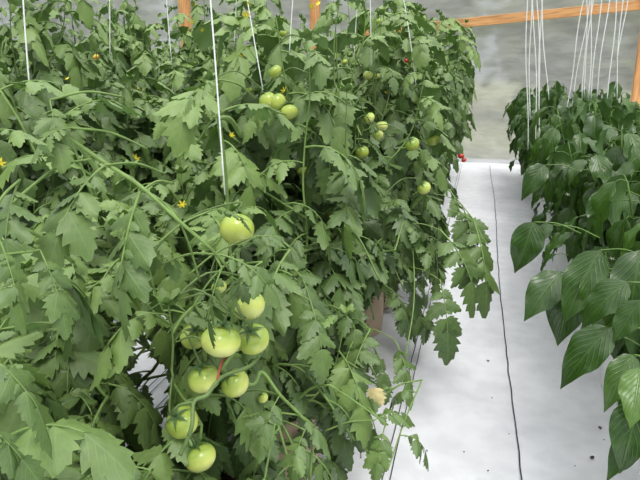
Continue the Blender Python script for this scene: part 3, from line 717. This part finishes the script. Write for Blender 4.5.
# ------------------------------------------------------------------ pepper plants
def pepper_plant(seed, H, limit=None, origin=np.zeros(3), dens=1.0, rx=.42, big=1.0):
    r = random.Random(seed); fol = Acc(); st = Acc()
    fork = np.array([0, 0, .42]); st.tube(stem_path((0, 0, .12), fork, r, .01, 3), .011, 7)
    tips = []
    for k in range(7):
        a = 2*PI*k/7+r.uniform(-.3, .3); rr = rx*r.uniform(.35, .8); tip = np.array([math.cos(a)*rr, math.sin(a)*rr, H*r.uniform(.72, 1.06)])
        P = smooth_path([fork, (fork+tip)/2+np.array([math.cos(a)*.07, math.sin(a)*.07, -.03]), tip], 6); st.tube(P, [.008-.005*i/len(P) for i in range(len(P))], 5); tips.append(P)
        b = P[len(P)//2]; a2 = a+r.uniform(.5, 1.0)*r.choice((-1, 1)); t2 = b+np.array([math.cos(a2)*.2, math.sin(a2)*.2, H*.25]); t2[2] = min(t2[2], H)
        P2 = smooth_path([b, (b+t2)/2, t2], 5); st.tube(P2, [.005-.003*i/len(P2) for i in range(len(P2))], 4); tips.append(P2)
    def lf(p, az, el, pet, L, tint):
        d = np.array([math.cos(az)*math.cos(el), math.sin(az)*math.cos(el), math.sin(el)])
        e = p+d*pet*.7; e2 = e+unit(d+np.array([0, 0, -.6]))*pet*.4; drop = r.uniform(.6, 3.2); bd = unit(d+np.array([0, 0, -drop]))
        tip = e2+bd*L
        if limit and not limit(tip+origin): return
        st.tube([p, e, e2], [.0022, .0018, .0015], 4, cap=False)
        nn = unit(np.array([d[0]*.9+r.gauss(0, .25), d[1]*.9+r.gauss(0, .25), 1.0]))
        put_blade(fol, r.choice(PB), e2, bd, nn, L, tint, r.uniform(.9, 1.1))
    for P in tips:
        n = len(P); az = r.uniform(0, 6)
        for i in range(2, n):
            for rep in range(2 if r.random() < .75*dens else 1):
                az += 2.4+r.gauss(0, .3); u = i/n
                lf(P[i], az, r.uniform(-.1, .7), r.uniform(.03, .07), big*r.uniform(.12, .215), min(1, max(0, .28+r.gauss(0, .13)+(.35 if r.random() < .12 else 0)+(.22 if u > .85 else 0))))
    for k in range(int(26*dens)):
        a = r.uniform(0, 6.28); rr = rx*r.uniform(.3, .7); lf(np.array([math.cos(a)*rr, math.sin(a)*rr, r.uniform(.38, .8)*H]), a+r.uniform(-.6, .6), r.uniform(-.2, .4), .05, big*r.uniform(.11, .18), .2+r.gauss(0, .1))
    return fol, st, tips
pplab = ['nearest pepper plant, its large leaves at the lower right corner', 'pepper plant over the white bag, holding the broad dark leaf that points at the aisle',
 'pepper plant with a yellow-green leaf hanging at the right edge', 'pepper plant with one long leaf reaching out over the white floor', 'pepper plant beside the large leaf, leaves drooping in layers',
 'pepper plant where the left twine bunch ends', 'pepper plant under the right twine bunch']
def lim_pep(mx): return lambda p: p[0] > mx + 0.05*math.sin(p[1]*6)
y = 1.05; k = 0; rp_ = random.Random(9); pproto = []; peps = []
while y < 9.6:
    x = .88+rp_.uniform(-.03, .03); H = rp_.uniform(1.22, 1.5) if y > 2.2 else rp_.uniform(1.02, 1.12)
    if k < 7:
        o3 = np.array([x, y, 0.0]); fol, st, tips = pepper_plant(300+k, H, lim_pep(.36 if y < 2.4 else .24 if y < 3 else .12), o3, 1.5 if k < 3 else 1.35, .55 if k < 3 else .66, 1.0 if k < 3 else 1.22)
        root = empty('pepper_plant', o3)
        peps.append((root, o3, fol, st)); lab = pplab[k]
    else:
        i = k % 4
        if len(pproto) <= i - 3 + 3 and len(pproto) < 4:
            fol, st, tips = pepper_plant(400+k, 1.25, None, np.zeros(3), 1.1, .62, 1.3); root = empty('pepper_plant', (x, y, 0))
            mk('foliage', fol.mesh('foliage', M['pepper_leaf']), root); mk('stem', st.mesh('stem', M['pepper_stem']), root); pproto.append(root)
        else:
            root = copy_tree(pproto[k % len(pproto)]); root.location = (x, y, 0); root.rotation_euler[2] = rp_.uniform(0, 6)
        root.scale[2] = H/1.25; lab = 'pepper plant farther down the right row towards the end wall'
    tag(root, lab, 'pepper plant', 'pepper plants right of the aisle')
    if y < 7: grow_bag((x-.03, y, 0), k, True, 'white bag whose corner shows below the pepper leaves' if k == 3 else 'white bag in the pepper row, hidden by leaves', 'white grow bags of the pepper row')
    y += .46; k += 1
# second pepper row behind
y = 2.9
while y < 9.6:
    root = copy_tree(pproto[int(y*10) % len(pproto)]); root.location = (1.75+rp_.uniform(-.05, .05), y, 0); root.rotation_euler[2] = rp_.uniform(0, 6); root.scale[2] = rp_.uniform(.95, 1.05)
    tag(root, 'pepper plant in the second row behind the right row', 'pepper plant', 'pepper plants of the second row'); y += .5
root = copy_tree(pproto[0]); q = at_y(112, 30, 8.6); root.location = (q[0], 8.6, 0); root.scale = (1.25, 1.25, 1.95)
tag(root, 'dark broad-leaved plant standing against the end wall above the left tomato rows', 'plant')
# leaves the photo shows clearly: base, tip (px, py, dist), width factor, tint, facing
def big_leaf(b, t_, wide, tint, face, i, k=None):
    P = at(*b); Q = at(*t_); pl = min(peps, key=lambda q: np.hypot(q[1][0]-P[0], q[1][1]-P[1])); d = Q-P; L = np.linalg.norm(d)
    put_blade(pl[2], PB[i % 10], P-pl[1], d, unit(unit(EYE-P)+np.array(face)), L, tint, wide)
    # petiole back to the plant's own axis
    ax = pl[1]+np.array([0, 0, P[2]-.10]); e = P+(ax-P)*min(1, .16/np.linalg.norm(ax-P)); pl[3].tube([q-pl[1] for q in smooth_path([P, (P+e)/2+np.array([0, 0, .015]), e], 4)], .0024, 5)
for i, a_ in enumerate([((534, 222, 2.15), (516, 276, 2.1), 1.25, .18, (.2, 0, .5)), ((553, 225, 2.2), (520, 245, 2.15), .9, .1, (0, 0, 1)), ((611, 328, 1.55), (549, 384, 1.5), 1.1, .12, (0, 0, .6)), ((560, 272, 2.0), (524, 316, 1.9), 1.15, .25, (0, 0, .3)),
                        ((640, 368, 1.15), (633, 428, 1.1), 1.2, .95, (.2, 0, .2)), ((634, 355, 1.3), (600, 408, 1.25), .8, .5, (0, 0, .8)), ((640, 400, 1.15), (618, 478, 1.12), 1.15, .15, (0, 0, .2)), ((600, 250, 1.9), (560, 325, 1.85), 1.1, .25, (0, 0, .5)),
                        ((628, 282, 1.6), (572, 320, 1.55), 1.05, .2, (0, 0, .7)), ((606, 190, 2.4), (598, 238, 2.3), 1.1, .3, (.2, 0, .2)), ((640, 430, 1.2), (606, 476, 1.15), 1.0, .05, (0, 0, .4)), ((640, 250, 1.9), (628, 330, 1.8), 1.2, .1, (0, 0, .3)), ((590, 270, 1.9), (600, 335, 1.85), 1.0, .4, (.4, 0, .2)), ((574, 275, 2.0), (556, 350, 1.95), 1.1, .15, (0, 0, .2)),
                        ((640, 300, 1.5), (610, 345, 1.5), 1.1, .25, (0, 0, .5)), ((545, 165, 2.9), (520, 195, 2.8), 1.0, .2, (0, 0, .5)), ((590, 330, 1.8), (585, 380, 1.8), 1.0, .12, (0, 0, .3))]):
    big_leaf(*a_, i)
for root, o3, fol, st in peps:
    mk('foliage', fol.mesh('foliage', M['pepper_leaf']), root); mk('stem', st.mesh('stem', M['pepper_stem']), root)
for px, py, dd in ((568, 194, 2.6), (612, 164, 2.9), (590, 160, 3.0), (604, 170, 2.7), (571, 120, 3.8), (626, 236, 2.3), (612, 258, 2.1)):
    p = at(px, py, dd); root = min(peps, key=lambda q: np.hypot(q[1][0]-p[0], q[1][1]-p[1]))
    o = mk('flower', PFLOWER, root[0], p-root[1]); o.scale = (.011,)*3; o.rotation_euler = (2.4, .4, 0); o['label'] = 'small whitish pepper flower'

# ------------------------------------------------------------------ twine
def twine(pts, rad, label, group, slack=0.0):
    P = smooth_path(pts, 8); n = len(P); rr = random.Random(int(pts[0][0]*1e4)); ph = rr.uniform(0, 6)
    P = [p+np.array([1, .3, 0])*slack*math.sin(PI*i/(n-1))*math.sin(3*i/n*3+ph) for i, p in enumerate(P)]
    o3 = P[-1]; a = Acc(); a.tube([p-o3 for p in P], rad, 5)
    o = mk('twine', a.mesh('twine', M['twine']), None, o3); return tag(o, label, 'string', group)
ZT = 3.0
def hang(px0, px1, y1, dist, rad, label, group, slack=.006):
    """from the overhead wire down to the plant; px0 at the frame's top, (px1, y1) its lower end"""
    e = at(px1, y1, dist); t_ = at(px0, 0, dist*1.0); Yd = e[1]; t_ = at_y(px0, 0, Yd); d = t_-e; s = (ZT-e[2])/d[2]
    return twine([e+d*s, e+d*s*.66, e+d*s*.33, e], rad, label, group, slack)
g = 'white twines over the tomato plants'
hang(210, 225, 195, 1.35, .0018, 'thickest white twine, hanging in front of the nearer tomato leaves', g, .002)
hang(24, 30, 95, 2.0, .0024, 'white twine at far left above the tomato leaves', g)
hang(109, 110, 60, 3.0, .002, 'thin white twine hanging between the left pine post and the left twine', g)
hang(166, 172, 65, 2.6, .0018, 'thin white twine just left of the pine post', g)
hang(237, 234, 50, 2.6, .0018, 'short white twine between thick twine and yellow flowers', g)
hang(247, 263, 90, 1.95, .0018, 'white twine slanting down to the yellow-green tomatoes', g, .002)
hang(292, 289, 62, 2.3, .0018, 'white twine right of the yellow-green tomatoes', g)
hang(357, 354, 60, 3.0, .0018, 'white twine left of the middle far cluster', g)
hang(371, 371, 66, 2.9, .0022, 'white twine ending at the small pale tomatoes', g)
hang(404, 417, 92, 3.3, .0022, 'white twine slanting down to the dark lime fruit', g)
gl_ = 'bunch of white twines over the pepper row, left bunch'
for a_, b_, c_, lab in ((527, 528, 150, 'leftmost twine of the left bunch, hanging slack'), (530, 530, 120, 'twine of the left bunch, second from its left side'), (534, 536, 155, 'longest twine of the left bunch, ending among the leaves'), (537, 540, 140, 'twine in the middle of the left bunch'), (540, 539, 110, 'twine of the left bunch hugging the middle one'), (541, 549, 100, 'twine of the left bunch slanting out to the right')):
    hang(a_, b_, c_, 5.2, .0042, lab, gl_, .014)
gr_ = 'bunch of white twines over the pepper row, right bunch'
for a_, b_, c_, dd, lab in ((585, 566, 112, 5.0, 'twine of the right bunch slanting far to the left'), (588, 572, 108, 5.4, 'second slanting twine of the right bunch'), (586, 582, 100, 5.0, 'twine at the tight left side of the right bunch'), (591, 584, 98, 5.0, 'wavy twine near the left of the right bunch'), (594, 588, 100, 4.6, 'twine in the middle of the right bunch, close pair left'),
                            (599, 591, 100, 4.6, 'twine in the middle of the right bunch, close pair right'), (607, 597, 98, 4.4, 'wavy twine right of the close pair'), (615, 607, 105, 4.4, 'twine with a kink, third from the right'), (621, 617, 100, 4.8, 'twine second from the right'), (626, 617, 60, 5.0, 'rightmost twine of the right bunch, ending early')):
    hang(a_, b_, c_, dd, .0034, lab, gr_, .018)
for x, lab in ((-.72, 'overhead wire above the aisle tomato row'), (.88, 'overhead wire above the pepper row')):
    a = Acc(); a.tube([(0, .2, 0), (0, YW-.05, 0)], .002, 5); tag(mk('support_wire', a.mesh('support_wire', M['wire']), None, (x, 0, 3.0)), lab, 'wire')

# ------------------------------------------------------------------ crumbs of dirt on the aisle
for i, (px, py, s) in enumerate(((488, 361, .006), (592, 458, .009), (600, 428, .007), (492, 398, .003), (509, 434, .003), (427, 451, .004), (464, 452, .0035), (488, 471, .004), (575, 466, .003), (604, 440, .003), (525, 266, .005))):
    a = Acc(); rr = random.Random(i); V = []
    for q in range(7):
        for u in range(6): V.append((math.cos(u*PI/3)*math.sin(PI*(q+.3)/7)*rr.uniform(.6, 1.2)*1.4, math.sin(u*PI/3)*math.sin(PI*(q+.3)/7)*rr.uniform(.6, 1.1), .5+.5*math.cos(PI*(q+.3)/7)))
    a.add(np.array(V)*s, [(q*6+u, q*6+(u+1) % 6, (q+1)*6+(u+1) % 6, (q+1)*6+u) for q in range(6) for u in range(6)])
    o = mk('dirt_crumb', a.mesh('dirt_crumb', M['crumb']), None, at_z(px, py, 0)); o.rotation_euler[2] = i
    tag(o, {0: 'brown crumb left of the black seam, mid aisle', 1: 'largest brown crumb, near the lower pepper leaves', 2: 'brown crumb at the right floor edge beside the pepper leaves', 10: 'crumb beside the tip of the long pepper leaf'}.get(i, 'tiny dark crumb on the white ground cover near the camera'), 'crumb', 'crumbs of dirt on the aisle')
